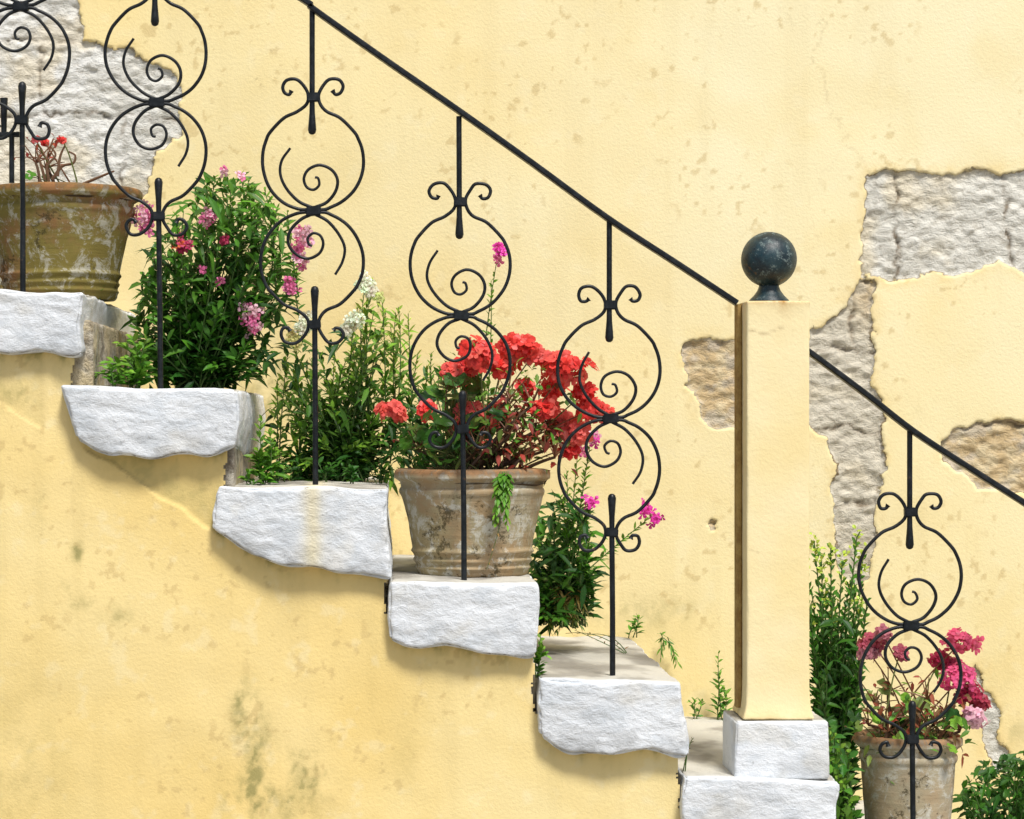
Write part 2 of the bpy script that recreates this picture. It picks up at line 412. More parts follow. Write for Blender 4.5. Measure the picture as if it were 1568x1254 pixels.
V=np.stack([(PX-784)*S,rel,(627-PY)*S],-1).reshape(-1,3)
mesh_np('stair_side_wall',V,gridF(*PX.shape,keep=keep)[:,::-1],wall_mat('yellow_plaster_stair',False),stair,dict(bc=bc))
# ------------------------------------------------------------ GROUND
gm=bpy.data.meshes.new('ground');bm=bmesh.new()
for x,y in((-60,-60),(60,-60),(60,60),(-60,60)):bm.verts.new((x,y,GZ))
bm.faces.new(bm.verts);bm.to_mesh(gm);gm.materials.append(ground_mat());link(bpy.data.objects.new('ground',gm))
# ------------------------------------------------------------ IRON RAILING
rail=empty('wrought_iron_railing')
RY=.045
def catmull(pts,n=8):
    p=[Vector(a) for a in pts];p=[p[0]*2-p[1]]+p+[p[-1]*2-p[-2]];o=[]
    for i in range(1,len(p)-2):
        for k in range(n):
            t=k/n;a,b,c,d=p[i-1],p[i],p[i+1],p[i+2]
            o.append(.5*((2*b)+(c-a)*t+(2*a-5*b+4*c-d)*t*t+(3*b-a-3*c+d)*t**3))
    o.append(p[-2]);return o
def curves(name,spl,bev,mat,parent,res=3):
    c=bpy.data.curves.new(name,'CURVE');c.dimensions='3D';c.bevel_depth=bev;c.bevel_resolution=res;c.use_fill_caps=True
    for pts,rad in spl:
        s=c.splines.new('POLY');s.points.add(len(pts)-1)
        for k,(p,r) in enumerate(zip(pts,rad)):
            s.points[k].co=(*p,1);s.points[k].radius=r
        s.use_smooth=True
    c.materials.append(mat);return link(bpy.data.objects.new(name,c),parent)
def unit(idx,cx,cy,topy,boty,tilt=0):
    R=random.Random(idx*13+5)
    spl=[]
    def W(x,y,dy=0):
        q=P(cx+x+tilt*y/100.,cy+y,RY);q.y+=dy;return q
    jf=lambda a,m:a+R.uniform(-m,m)
    circ=[]
    for k in range(1,13):
        th=math.radians(90+k*(215-90)/12.)
        circ.append((-4+76*math.cos(th),-77+76*math.sin(th)))
    neck=[(-45,-142),(-24,-152),(-10,-164),(-8,-178),(-15,-192),(-28,-202),(-42,-201),(-49,-191),(-46,-181),(-38,-179),(-34,-184)]
    full=[(0,-2)]+[p for p in circ if p[1]>=-134]+neck
    for sx,sy in((1,1),(-1,1),(1,-1),(-1,-1)):
        sc1=R.uniform(.975,1.02);ph=R.uniform(0,6);am=R.uniform(.5,1.6);pts=[]
        for q,(x,y) in enumerate(full):
            xx=x*sx
            if sx<0: xx=xx-4*(1 if abs(x)>20 else 0)
            wv=am*math.sin(q*.55+ph)*(1 if 20<abs(x) else .3)
            jm=.9 if q>len(full)-7 else .15
            pts.append((jf(xx*(sc1 if abs(x)>20 else 1)+wv,jm),0,jf(y*sy,jm)))
        cp=catmull(pts,6);n=len(cp)
        P3=[W(p.x,p.z,.0015*sx) for p in cp]
        rad=[1.0]*n
        for k in range(8): rad[-1-k]=1.0+.55*max(0,1-k/3)
        spl.append((P3,rad))
    spiral=[(2,-5),(20,-13),(35,-30),(38,-48),(28,-64),(10,-71),(-8,-64),(-15,-50),(-11,-37),(0,-33),(9,-40),(7,-50),(2,-52)]
    arc=[(-2,-5),(-22,-16),(-40,-36),(-49,-58),(-46,-80),(-34,-100)]
    for sg in(1,-1):
        for sh in(spiral,arc):
            k1=R.uniform(.95,1.05);k2=R.uniform(.96,1.03)
            pts=[(jf(x*sg*k1,.5),0,jf(y*sg*k2,.5)) for x,y in sh]
            cp=catmull(pts,7);n=len(cp)
            spl.append(([W(p.x,p.z,-.001) for p in cp],[1.0-.25*(k/n) for k in range(n)]))
    curves('scroll_work_%d'%idx,spl,.0033,MI,rail)
    sp2=[]
    tp=[W(-2,y) for y in(topy-cy,-175,-168,-150,-135,-124,-119,-117)]
    sp2.append((tp,[1,1,.95,1.05,1.35,1.55,1.2,.5]))
    bp=[W(2,y) for y in(115,117,122,133,150,170,180)]+[W(3,(boty-cy)*.75),W(3,boty-cy+4)]
    sp2.append((bp,[.5,1.2,1.55,1.35,1.05,.95,1,1.0,1.05]))
    curves('baluster_rod_%d'%idx,sp2,.0051,MI,rail,2)
    bm=bmesh.new()
    for (x,y,w,h) in((0,0,24,15),(-1,-174,19,14),(2,174,19,14)):
        c=W(x,y);r=bmesh.ops.create_cube(bm,size=1)
        bmesh.ops.scale(bm,vec=(w*S,.016,h*S),verts=r['verts'])
        bmesh.ops.rotate(bm,cent=(0,0,0),matrix=Matrix.Rotation(R.uniform(-.12,.12),3,'Y'),verts=r['verts'])
        bmesh.ops.translate(bm,vec=c,verts=r['verts'])
    bmesh.ops.bevel(bm,geom=bm.edges[:],offset=.0022,segments=2,affect='EDGES')
    me=bpy.data.meshes.new('collar');bm.to_mesh(me);me.materials.append(MI)
    link(bpy.data.objects.new('collars_%d'%idx,me),rail)
unit(1,32,10,-300,447)
unit(2,240,157,-152,592,.6)
unit(3,480,323,14,746)
unit(4,706,483,178,890,.4)
unit(5,935,641,336,1036)
unit(6,1395,958,660,1343)
unit(7,1680,1155,858,1490)
def bar(name,pts,w,h,mat,parent):
    bm=bmesh.new();prev=None
    P3=[Vector(p) for p in pts]
    for i,p in enumerate(P3):
        t=(P3[min(i+1,len(P3)-1)]-P3[max(i-1,0)]).normalized()
        n=Vector((-t.z,0,t.x))
        if n.z<0:n=-n
        ring=[]
        hw,hh=w/2,h/2;b=h*.25
        for a,c in((-hw,-hh+b),(-hw,hh-b),(-hw+b,hh),(hw-b,hh),(hw,hh-b),(hw,-hh+b),(hw-b,-hh),(-hw+b,-hh)):
            ring.append(bm.verts.new(p+n*c+Vector((0,a,0))))
        if prev:
            for k in range(8):bm.faces.new((prev[k],prev[(k+1)%8],ring[(k+1)%8],ring[k]))
        else:bm.faces.new(ring)
        prev=ring
    bm.faces.new(prev)
    bmesh.ops.recalc_face_normals(bm,faces=bm.faces[:])
    me=bpy.data.meshes.new(name);bm.to_mesh(me);me.materials.append(mat);return link(bpy.data.objects.new(name,me),parent)
hp=[(-400,-560),(-100,-352),(240,-140),(462,-2),(480,14),(590,92),(700,168),(815,250),(930,334),(1040,406),(1128,464)]
cp=catmull([(x,0,y) for x,y in hp],5)
bar('handrail_upper',[P(p.x,p.z,RY) for p in cp],.026,.0105,MI,rail)
hp=[(1236,537),(1262,556),(1330,607),(1398,660),(1480,714),(1568,770),(1760,893),(1980,1035)]
cp=catmull([(x,0,y) for x,y in hp],5)
bar('handrail_lower',[P(p.x,p.z,RY) for p in cp],.026,.0105,MI,rail)
bar('side_bar_horizontal',[P(-300,208,RY+.02),P(-100,207,RY+.02),P(30,206,RY+.02)],.01,.010,MI,rail)
curves('side_bar_upright',[([P(6,y,RY+.02) for y in(150,170,206)],[1.5,1.3,1.0]),([P(18,y,RY+.02) for y in(206,280)],[1,1])],.005,MI,rail)
# ------------------------------------------------------------ NEWEL POST
post=empty('plaster_newel_post')
def pm(pxl,pxr,pyt,pyb):return (pxl-784)*S,(pxr-784)*S,zt(pyb),zt(pyt)
x0,x1,z0,z1=pm(1142,1238,461,1100)
def flare(w,u,v):
    f=np.exp(-v*42)*.0085+np.exp(-(1-v)*60)*.0015
    xc=(x0+x1)/2;yc=.055
    w=w.copy();w[:,0]+=np.sign(w[:,0]-xc)*f;w[:,1]+=np.sign(w[:,1]-yc)*f;return w
def pa(w,n,at):
    px=w[:,0]/S+784;py=627-w[:,2]/S
    at['crack']=np.maximum(np.exp(-(line_d(px+3*fbm(px/6,py/6,1.),py,[(1142,505),(1170,512),(1200,500)])/1.3)**2)*.6,np.exp(-(line_d(px+3*fbm(px/6,py/6,1.),py,[(1142,838),(1160,846)])/1.3)**2)*.4)
    at['stain_shade']=np.exp(-((px-1195)/16)**2)*np.exp(-np.maximum(py-458,0)/14)*.9+.5*np.exp(-((py-462)/5)**2)+.25*np.exp(-((py-1098)/10)**2)
blk('shaft',x0,x1,-.012,.125,z0,z1,.0035,.005,MP,post,flare,.0005,3.3,pa,0.)
xx0,xx1,zz0,zz1=pm(1124,1265,1103,1191)
def taper(w,u,v):
    w=w.copy();w[:,0]+=(u-.5)*(1-v)*.006;return w
blk('plinth',xx0,xx1,-.026,.150,zz0,zz1+.0015,.005,.004,MW,post,taper,.0012,9.1,None,.3)
bar('rusty_side_bar',[Vector((x0-.0055,.060,zt(1088))),Vector((x0-.0055,.060,zt(800))),Vector((x0-.0055,.060,zt(464)))],.034,.010,MR,post)
def lathe(name,prof,c,mat,parent,seg=64,attrs=None,amp=0,seed=0):
    prof=np.array(prof,float);n=len(prof)
    th=np.linspace(0,2*math.pi,seg,endpoint=False)
    V=np.zeros((seg,n,3));V[...,0]=prof[None,:,0]*np.cos(th)[:,None];V[...,1]=prof[None,:,0]*np.sin(th)[:,None];V[...,2]=prof[None,:,1]
    if amp:
        d=1+amp*fbm(V[...,0]*12+seed,V[...,1]*12,V[...,2]*12,3)/np.maximum(prof[None,:,0],.02)
        V[...,0]*=d;V[...,1]*=d
        V[...,2]+=amp*.5*fbm(V[...,0]*9+seed+5,V[...,1]*9,V[...,2]*3,2)
    V+=np.array(c)
    i,j=np.meshgrid(np.arange(seg),np.arange(n-1),indexing='ij')
    a=i*n+j;b=((i+1)%seg)*n+j
    F=np.stack([a,b,b+1,a+1],-1).reshape(-1,4)
    return mesh_np(name,V.reshape(-1,3),F,mat,parent,attrs(V) if attrs else None)
fc=Vector(((1182-784)*S,.055,zt(461)))
prof=[(.001,-.001),(.036,-.001),(.038,.001),(.036,.005),(.028,.013),(.0215,.022),(.0185,.030),(.018,.036)]
R_=.0515;zc_=.080
for k in range(33):
    a=-math.pi/2+.34+k*(math.pi-.34)/32
    prof.append((max(.0003,R_*math.cos(a)),zc_+R_*math.sin(a)))
lathe('ball_finial',prof,fc+Vector((.003,0,0)),MB,post)
# ------------------------------------------------------------ POTS
def interp_prof(p,n=90):
    p=np.array(p,float);t=np.concatenate([[0],np.cumsum(np.hypot(*(p[1:]-p[:-1]).T))])
    tt=np.linspace(0,t[-1],n);return np.stack([np.interp(tt,t,p[:,0]),np.interp(tt,t,p[:,1])],-1)
def pot(name,cx,dep,topy,prof,mat,seed):
    k=(D+dep)/D
    base=Bp(cx,topy,dep)
    e=empty(name)
    H=max(p[1] for p in prof)*S*k
    pr=interp_prof([(r*S*k,h*S*k) for r,h in prof],130)
    def at(V):
        hz=V[...,2]-base.z
        return dict(rim=np.clip((hz-H*.93)/(H*.03),0,1)*.75)
    lathe('pot_body',pr,base,mat,e,96,at,.0026,seed)
    r=[p for p in prof][-4][0]*S*k
    rs=np.linspace(.001,r,14)
    lathe('potting_soil',[(q,H*.87+.006*math.sin(q*90)) for q in rs][::-1],base,MS,e,48,None,.006,seed+3)
    return base,H
PM1=pot_mat('aged_terracotta_mossy',(.27,.14,.06),(.26,.20,.10),.6,.9,(.21,.175,.045),3.,.36)
PM2=pot_mat('aged_terracotta_pale',(.38,.27,.15),(.42,.37,.27),.75,.6,(.33,.28,.14),11.)
PM3=pot_mat('aged_terracotta_grey',(.42,.32,.20),(.46,.40,.30),.75,.5,(.36,.32,.2),21.)
def potprof(rb,rt,rr,H):
    return [(.5,0),(rb-3,0),(rb,3),(rb+2,10),(rb+5,13),(rb+2,17),(rb+4,21),(rb+7,25),(rb+4,29),(rb+6,33),(rb+10,38),(rb+7,43),
            ((rb+rt)/2+4,H*.55),(rt,H-42),(rt+3,H-37),(rt+3,H-31),(rt,H-28),(rt+2,H-20),(rr-4,H-17),(rr,H-14),(rr,H-5),(rr-3,H-1),(rr-8,H),(rr-14,H-3),(rt-12,H-20),(rt-18,H*.5)]
b1,H1=pot('terracotta_flower_pot',93,.36,445,potprof(84,110,124,170),PM1,1.)
b2,H2=pot('terracotta_flower_pot.001',724,.215,891,potprof(84,108,119,163),PM2,5.)
b3,H3=pot('terracotta_flower_pot.002',1390,.26,1337,potprof(58,72,82,176),PM3,8.)
# ------------------------------------------------------------ PLANTS
class Plant:
    def __init__(s,name):s.name=name;s.V=[];s.F=[];s.C=[]
    def col(s,c,j=.18):
        f=1+random.uniform(-j,j);g=1+random.uniform(-j*.5,j*.5)
        return (min(.95,max(0,c[0]*f)),max(0,c[1]*f*g),max(0,c[2]*f))
    def add(s,v,f,c):
        o=len(s.V);s.V+=[tuple(a) for a in v];s.F+=[tuple(i+o for i in a) for a in f]
        if isinstance(c,list):s.C+=c
        else:s.C+=[c]*len(v)
    def tube(s,pts,r0,r1,c,sides=5):
        n=len(pts);v=[];f=[]
        for i,p in enumerate(pts):
            t=(pts[min(i+1,n-1)]-pts[max(i-1,0)]).normalized()
            a=t.cross(Vector((.3,1,.2))).normalized();b=t.cross(a)
            r=r0+(r1-r0)*i/(n-1)
            for k in range(sides):
                th=2*math.pi*k/sides;v.append(p+(a*math.cos(th)+b*math.sin(th))*r)
        for i in range(n-1):
            for k in range(sides):
                f.append((i*sides+k,i*sides+(k+1)%sides,(i+1)*sides+(k+1)%sides,(i+1)*sides+k))
        s.add(v,f,c)
    def leaf(s,p,d,L,w,c,droop=.3,fold=.25):
        d=d.normalized();up=Vector((random.uniform(-.4,.4),random.uniform(-.4,.4)-.5,1))
        sd=d.cross(up)
        if sd.length<.1:sd=Vector((1,0,0))
        sd.normalize();n=sd.cross(d).normalized()
        def at(t,x):
            return p+d*(L*t)+Vector((0,0,-1))*(droop*L*t*t)+sd*x+n*(abs(x)*fold)
        v=[at(0,0),at(.3,-w*.42),at(.3,0),at(.3,w*.42),at(.65,-w*.36),at(.65,0),at(.65,w*.36),at(1,0)]
        f=[(0,2,1),(0,3,2),(1,2,5,4),(2,3,6,5),(4,5,7),(5,6,7)]
        c2=(c[0]*1.3,c[1]*1.22,c[2]*1.2)
        s.add(v,f,[c,c,c2,c,c,c2,c,c2])
    def round_leaf(s,p,n,r,c,ring=None):
        n=n.normalized();a=n.cross(Vector((random.uniform(-1,1),.5,random.uniform(-1,1)))).normalized();b=n.cross(a)
        v=[p];K=18;cs=[(c[0]*1.2,c[1]*1.2,c[2])]
        for rr,zz in((.55,.10),(1.0,.14)):
            for k in range(K):
                th=2*math.pi*k/K*.93+.2
                q=r*rr*(1+(.09*math.cos(th*7) if rr==1 else 0))
                v.append(p+a*math.cos(th)*q+b*math.sin(th)*q+n*(zz*r+(.10*r*math.sin(th*5+p.x*90) if rr==1 else 0)))
                cs.append(ring if (ring and rr<1) else c)
        f=[(0,1+k,1+k+1) for k in range(K-1)]
        for k in range(K-1):f.append((1+k,1+K+k,1+K+k+1,1+k+1))
        s.add(v,f,cs)
    def floret(s,p,n,r,c,k=5,cup=.35):
        n=n.normalized();a=n.cross(Vector((random.uniform(-1,1),.4,random.uniform(-1,1)))).normalized();b=n.cross(a)
        v=[];f=[];cs=[];cc=s.col(c,.2);dk=(cc[0]*.55,cc[1]*.4,cc[2]*.4)
        for i in range(k):
            th=2*math.pi*i/k+random.uniform(-.15,.15);e=a*math.cos(th)+b*math.sin(th);g=n.cross(e)
            rr=r*random.uniform(.8,1.15);o=len(v)
            v+=[p,p+e*rr*.6-g*rr*.40+n*cup*rr*.6,p+e*rr+n*cup*rr*.55-g*rr*.22,p+e*rr*1.04+n*cup*rr*.5+g*rr*.22,p+e*rr*.6+g*rr*.40+n*cup*rr*.6]
            f+=[(o,o+1,o+2,o+3,o+4)]
            cs+=[dk,cc,cc,cc,cc]
        s.add(v,f,cs)
    def umbel(s,c,r,col,n,fr):
        sq=random.uniform(.55,.75);tl=random.uniform(-.3,.3)
        for _ in range(n):
            d=Vector((random.gauss(0,1),random.gauss(0,1)-.5,random.gauss(0,1)+.45)).normalized()
            k=random.uniform(.5,1.28)
            s.floret(c+Vector((d.x*r,d.y*r*.7,d.z*r*sq+d.x*r*tl))*k,d+Vector((random.gauss(0,.4),-.45,.2+random.gauss(0,.4))),fr*random.uniform(.75,1.25),lerp3(col,RD2 if col[1]<.12 and col[2]<.08 else col,random.random()**2))
    def build(s,mat=ML):
        me=bpy.data.meshes.new(s.name);me.from_pydata(s.V,[],s.F);me.update()
        a=me.attributes.new('Col','FLOAT_COLOR','POINT')
        a.data.foreach_set('color',np.array([(*c,1) for c in s.C],np.float32).ravel())
        me.materials.append(mat);return link(bpy.data.objects.new(s.name,me))
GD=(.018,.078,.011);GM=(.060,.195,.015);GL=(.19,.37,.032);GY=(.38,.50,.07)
RD=(.92,.05,.04);RD2=(.95,.15,.12);RDD=(.80,.022,.026)
def lerp3(a,b,t):t=max(0,min(1,t));return tuple(x+(y-x)*t for x,y in zip(a,b))
def qpath(a,b,bow,n=10):
    m=(a+b)/2+bow;return [a*(1-t)**2+m*2*t*(1-t)+b*t*t for t in[i/(n-1) for i in range(n)]]
def stem(pl,a,b,L,w,nl,c0=GD,c1=GL,bow=None,r=.002,t0=.12,spread=.9,stemc=(.10,.18,.05),droop=.35):
    bow=bow or Vector((random.uniform(-.02,.02),random.uniform(-.02,.02),random.uniform(0,.04)))
    pts=qpath(a,b,bow);pl.tube(pts,r,r*.45,stemc,4)
    ang=random.random()*6
    for k in range(nl):
        t=t0+(1-t0)*(k+random.random()*.8)/nl;t=min(t,.999)
        f=t*(len(pts)-1);i=int(f);p=pts[i].lerp(pts[min(i+1,len(pts)-1)],f-i)
        ax_=(pts[min(i+1,len(pts)-1)]-pts[max(0,i-1)]).normalized()
        ang+=2.4+random.uniform(-.3,.3)
        o=Vector((math.cos(ang),math.sin(ang),0));d=(ax_*(.5+.9*t)+o*spread)
        l=L*random.uniform(.7,1.15)*(1-.55*t**3)
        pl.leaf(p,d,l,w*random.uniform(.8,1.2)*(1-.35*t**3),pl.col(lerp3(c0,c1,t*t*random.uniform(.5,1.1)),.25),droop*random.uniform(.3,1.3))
def in_poly(x,y,poly):
    return bool(poly_sd(np.array([float(x)]),np.array([float(y)]),poly)[0]>0)
def bush(pl,base,poly,n,dep,L,w,nl,c0=GD,c1=GM,fill=0,**kw):
    xs=[p[0] for p in poly];ys=[p[1] for p in poly];c=0
    while c<n:
        x,y=random.uniform(min(xs),max(xs)),random.uniform(min(ys),max(ys))
        if not in_poly(x,y,poly):continue
        c+=1
        dp=dep+random.uniform(-.12,.12)
        a=base+Vector((random.uniform(-.05,.05),random.uniform(-.06,.06),0))
        stem(pl,a,P(x,y,dp),L*S,w*S,nl,c0,c1,**kw)
    c=0
    while c<fill:
        x,y=random.uniform(min(xs),max(xs)),random.uniform(min(ys),max(ys))
        if not in_poly(x,y,poly):continue
        c+=1
        d=Vector((random.gauss(0,1),random.gauss(0,.6)-.3,random.gauss(0,.8)+.3))
        cl=float(fbm(np.array([x/45.]),np.array([y/45.]),dep*9,2)[0])*.7+.25
        pl.leaf(P(x,y,dep+random.uniform(-.08,.16)),d,L*S*random.uniform(.7,1.1),w*S,pl.col(lerp3(c0,c1,cl+random.uniform(-.3,.3)),.25))
def snap(pl,x,y,dep,r,col,n=14,c2=None):
    for _ in range(n):
        q=P(x+random.gauss(0,r*.45),y+random.gauss(0,r*.5),dep+random.uniform(-.02,.02))
        cc=col if (c2 is None or random.random()<.6) else c2
        pl.floret(q,Vector((random.gauss(0,.7),-1,random.gauss(0,.7)+.2)),random.uniform(6,9)*S,cc,4,.7)
PK=(.78,.18,.38);PKL=(.86,.50,.60);PKD=(.50,.04,.12);MG=(.80,.06,.45);WH=(.93,.94,.72);YG=(.62,.70,.24)
pl=Plant('snapdragon_plant')
base=Bp(305,594,.42)
poly=[(206,480),(220,400),(270,335),(320,275),(390,285),(430,340),(450,420),(430,500),(410,570),(330,594),(220,588),(200,530)]
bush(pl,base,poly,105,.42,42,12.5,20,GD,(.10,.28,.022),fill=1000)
for x,y in((345,262),(368,268),(318,280),(300,305),(390,285),(412,300),(440,325),(330,270),(352,280),(240,380),(452,385),(270,330),(380,275),(425,318),(405,290)):
    stem(pl,P(x+random.uniform(-10,10)+8,y+130,.42),P(x,y,.42),28*S,7*S,30,GM,GL,r=.0018,t0=0)
for x,y,r,c,n in((385,488,17,PKL,30),(386,498,11,PK,14),(318,330,13,PKL,18),(220,330,17,PKL,26),(228,350,10,PK,10),(282,378,14,PKD,18),(276,376,8,(.75,.15,.05),5),(445,440,13,PK,16),(462,362,13,PKL,20),(456,384,12,PK,14),(342,264,5,PKL,4),(368,270,5,PKL,4),(335,430,5,PK,5),(345,368,5,PKD,5),(460,400,11,PKL,12),(308,412,4,PK,3)):
    snap(pl,x,y,.34,r,c,n,c2=PK if c==PKL else None)
pl.build()
pl=Plant('snapdragon_plant')
base=Bp(520,745,.45)
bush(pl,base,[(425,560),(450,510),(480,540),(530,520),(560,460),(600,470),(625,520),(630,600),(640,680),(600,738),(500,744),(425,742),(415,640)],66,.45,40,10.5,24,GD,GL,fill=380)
for x,y in((570,428),(548,470),(585,455),(610,470),(560,480),(452,520),(512,550),(598,500),(625,480),(425,580),(440,545),(535,500),(560,430),(606,478),(640,540),(655,560)):
    stem(pl,P(x+random.uniform(-15,15),y+210,.45),P(x,y,.45),32*S,7.5*S,36,GM,GY,r=.0018,t0=0)
for x,y,r,c,n in((566,440,15,WH,36),(578,456,9,YG,8),(542,490,14,WH,30),(535,503,11,WH,16),(450,520,10,(.72,.68,.25),14),(470,490,10,WH,18),(556,430,9,WH,12),(462,502,10,WH,18),(474,362,6,PKL,5)):
    snap(pl,x,y,.31,r,c,n)
pl.build()
pl=Plant('snapdragon_plant')
for x,y,xb,yb in((764,380,728,700),(752,430,740,700),(660,540,680,720),(672,560,700,720)):
    stem(pl,P(xb,yb,.3),P(x,y,.3),22*S,6*S,30,GM,GL,r=.0016,t0=.2)
for x,y,r,c,n in((767,384,9,MG,14),(762,396,5,PK,5)):snap(pl,x,y,.29,r,c,n)
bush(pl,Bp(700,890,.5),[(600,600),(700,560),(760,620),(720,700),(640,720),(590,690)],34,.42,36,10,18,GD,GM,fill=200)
pl.build()
pl=Plant('snapdragon_plant')
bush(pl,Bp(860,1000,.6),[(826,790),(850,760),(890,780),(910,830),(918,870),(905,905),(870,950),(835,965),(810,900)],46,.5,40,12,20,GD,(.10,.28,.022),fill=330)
for x,y in((905,672),(900,700),(868,720),(905,770),(998,790),(858,760),(885,690)):
    stem(pl,P(870,900,.48),P(x,y,.44),26*S,6.5*S,26,GM,GL,r=.0015,t0=.35)
for k in range(14):
    stem(pl,P(random.uniform(840,880),random.uniform(880,930),.5),P(random.uniform(830,900),random.uniform(930,975),.46),20*S,5*S,12,(.25,.17,.05),GM,r=.001)
for x,y,r,c,n in((908,668,9,PKL,10),(912,676,7,MG,8),(990,784,9,MG,11),(1004,796,10,MG,12),(903,770,9,MG,9),(892,690,4,PK,4)):snap(pl,x,y,.43,r,c,n)
pl.build()
def geranium(name,c,topz,umbels,leafpoly,nleaf,rl,dep,pinkring,dark,bare,fr):
    pl=Plant(name)
    base=Vector((c.x,c.y,topz))
    for x,y,r,col in umbels:
        q=P(x,y,dep+random.uniform(-.05,.05));a=base+Vector((random.uniform(-.07,.07),random.uniform(-.05,.05),0))
        a=a.lerp(q,.25)
        pl.tube(qpath(a,q,Vector((random.uniform(-.02,.02),0,.02)),8),.0019,.0013,(.17,.20,.06) if random.random()<.5 else (.22,.10,.05),5)
        pl.umbel(q,r*S,col,int(10+r*1.15),fr*S)
        for _ in range(int(r*.7)):
            d=Vector((random.gauss(0,1),random.gauss(0,1),random.gauss(0,1))).normalized();e=q+d*r*S*.8
            pl.tube([q-Vector((0,0,r*S*.5)),e],.0007,.0006,(.25,.12,.05),3)
    xs=[p[0] for p in leafpoly];ys=[p[1] for p in leafpoly];k=0
    while k<nleaf:
        x,y=random.uniform(min(xs),max(xs)),random.uniform(min(ys),max(ys))
        if not in_poly(x,y,leafpoly):continue
        k+=1
        q=P(x,y,dep+random.uniform(-.1,.1));a=base+Vector((random.uniform(-.08,.08),random.uniform(-.08,.08),0))
        cc=pl.col(random.choice(dark),.3)
        pl.tube(qpath(a,q,Vector((random.uniform(-.02,.02),0,.03)),7),.0016,.001,(.12,.14,.05),3)
        pl.round_leaf(q,Vector((random.gauss(0,.6),-.7+random.gauss(0,.4),random.gauss(0,.4)+.75)),rl*S*random.uniform(.6,1.15),cc,pinkring if random.random()<.4 else None)
    for x,y in bare:
        q=P(x,y,dep+random.uniform(-.08,.05));a=base+Vector((random.uniform(-.07,.07),random.uniform(-.07,.02),-.005))
        pl.tube(qpath(a,q,Vector((random.uniform(-.03,.03),random.uniform(-.02,.02),.01)),9),.0045,.0028,(.13,.075,.045),6)
        for _ in range(7):
            e=q+Vector((random.gauss(0,.022),random.gauss(0,.02),random.uniform(.0,.05)))
            pl.tube(qpath(q,e,Vector((0,0,.005)),5),.0016,.0008,(.24,.10,.05),4)
            if random.random()<.7:pl.leaf(e,Vector((random.gauss(0,1),random.gauss(0,1),random.gauss(0,1))),.016,.008,pl.col((.28,.05,.03),.4))
    return pl
umb=[(735,545,30,RD),(722,560,18,RDD),(792,534,30,RD),(815,546,16,RD2),(868,566,34,RD),(848,556,20,RD2),(702,574,18,RD2),(600,630,18,RD2),(655,628,8,RD),(730,640,28,RD2),(762,634,16,RD),(712,656,13,RD2),(835,628,18,RD),(862,650,22,RD2),(908,628,23,RD),(882,665,16,RD2),(806,594,9,RDD),(895,602,11,RDD),(768,562,12,RD),(848,596,15,RD),(872,688,10,RDD),(690,570,11,RD2)]
pl=geranium('red_geranium_plant',b2,b2.z+H2*.87,umb,[(612,690),(635,640),(660,600),(690,570),(750,600),(765,650),(740,700),(690,722),(640,722)],62,17,.21,(.10,.12,.02),[GD,GM,(.05,.15,.02),(.09,.24,.03)],
  [(640,690),(690,660),(740,650),(770,640),(800,640),(820,660),(790,680),(840,650),(760,690),(715,680),(815,620),(835,690),(780,610),(850,700),(800,700),(780,665),(730,690),(845,670)],12.5)
for _ in range(300):
    q=P(random.gauss(800,36),random.gauss(665,34),.19+random.uniform(-.09,.09))
    pl.leaf(q,Vector((random.gauss(0,1),random.gauss(0,1),random.gauss(0,1))),.021,.012,pl.col(random.choice([(.16,.03,.02),(.30,.045,.03),(.10,.05,.025),(.12,.18,.03),(.07,.20,.02)]),.3))
for _ in range(80):
    q=P(random.gauss(785,50),random.gauss(592,30),.2+random.uniform(-.06,.06))
    pl.leaf(q,Vector((random.gauss(0,1),random.gauss(0,1),random.gauss(0,1))),.018,.010,pl.col((.14,.30,.04),.3))
for k in range(8):
    a=P(770+random.uniform(-10,10),722,.07);b=P(772+random.uniform(-16,16),random.uniform(750,815),.05)
    stem(pl,a,b,16*S,8*S,16,GM,GL,bow=Vector((0,-.02,.01)),r=.0009,t0=.1,spread=.8)
stem(pl,P(765,790,.055),P(745,872,.065),7*S,3*S,6,(.35,.22,.06),(.4,.28,.08),r=.0009)
pl.build()
PKG=(.88,.12,.30);CRG=(.50,.03,.09)
umb=[(1472,985,26,(.74,.10,.20)),(1335,985,20,(.55,.10,.16)),(1470,1040,26,PKG),(1485,1062,18,CRG),(1330,1000,14,(.6,.25,.32)),(1492,1098,16,PKL),(1440,1010,16,CRG),(1500,1075,12,(.5,.05,.1)),(1378,1000,8,(.5,.1,.15)),(1350,968,10,(.6,.2,.25)),(1455,1022,12,(.6,.06,.16))]
pl=geranium('pink_geranium_plant',b3,b3.z+H3*.87,umb,[(1300,1080),(1340,1050),(1400,1060),(1460,1085),(1480,1120),(1450,1160),(1390,1160),(1320,1150),(1300,1110)],30,13,.26,None,[GM,GL,(.24,.32,.08),GD],
  [(1330,1110),(1360,1120),(1395,1100),(1430,1110),(1455,1130),(1380,1140),(1410,1130),(1470,1120),(1340,1080),(1360,1060),(1420,1070),(1445,1090)],9.5)
for _ in range(260):
    q=P(min(1490,max(1300,random.gauss(1400,46))),random.gauss(1115,30),.24+random.uniform(-.08,.08))
    pl.leaf(q,Vector((random.gauss(0,1),random.gauss(0,1),random.gauss(0,1))),.022,.012,pl.col(random.choice([(.24,.07,.03),(.12,.07,.03),(.16,.24,.04),(.10,.26,.03)]),.3))
pl.build()
pl=geranium('withered_geranium_plant',b1,b1.z+H1*.87,[(95,214,4,RDD),(68,218,4,RDD),(55,214,4,(.6,.1,.1))],[(30,270),(60,262),(80,275),(60,285)],3,9,.36,None,[GM],
  [(70,258),(72,244),(55,250)],5)
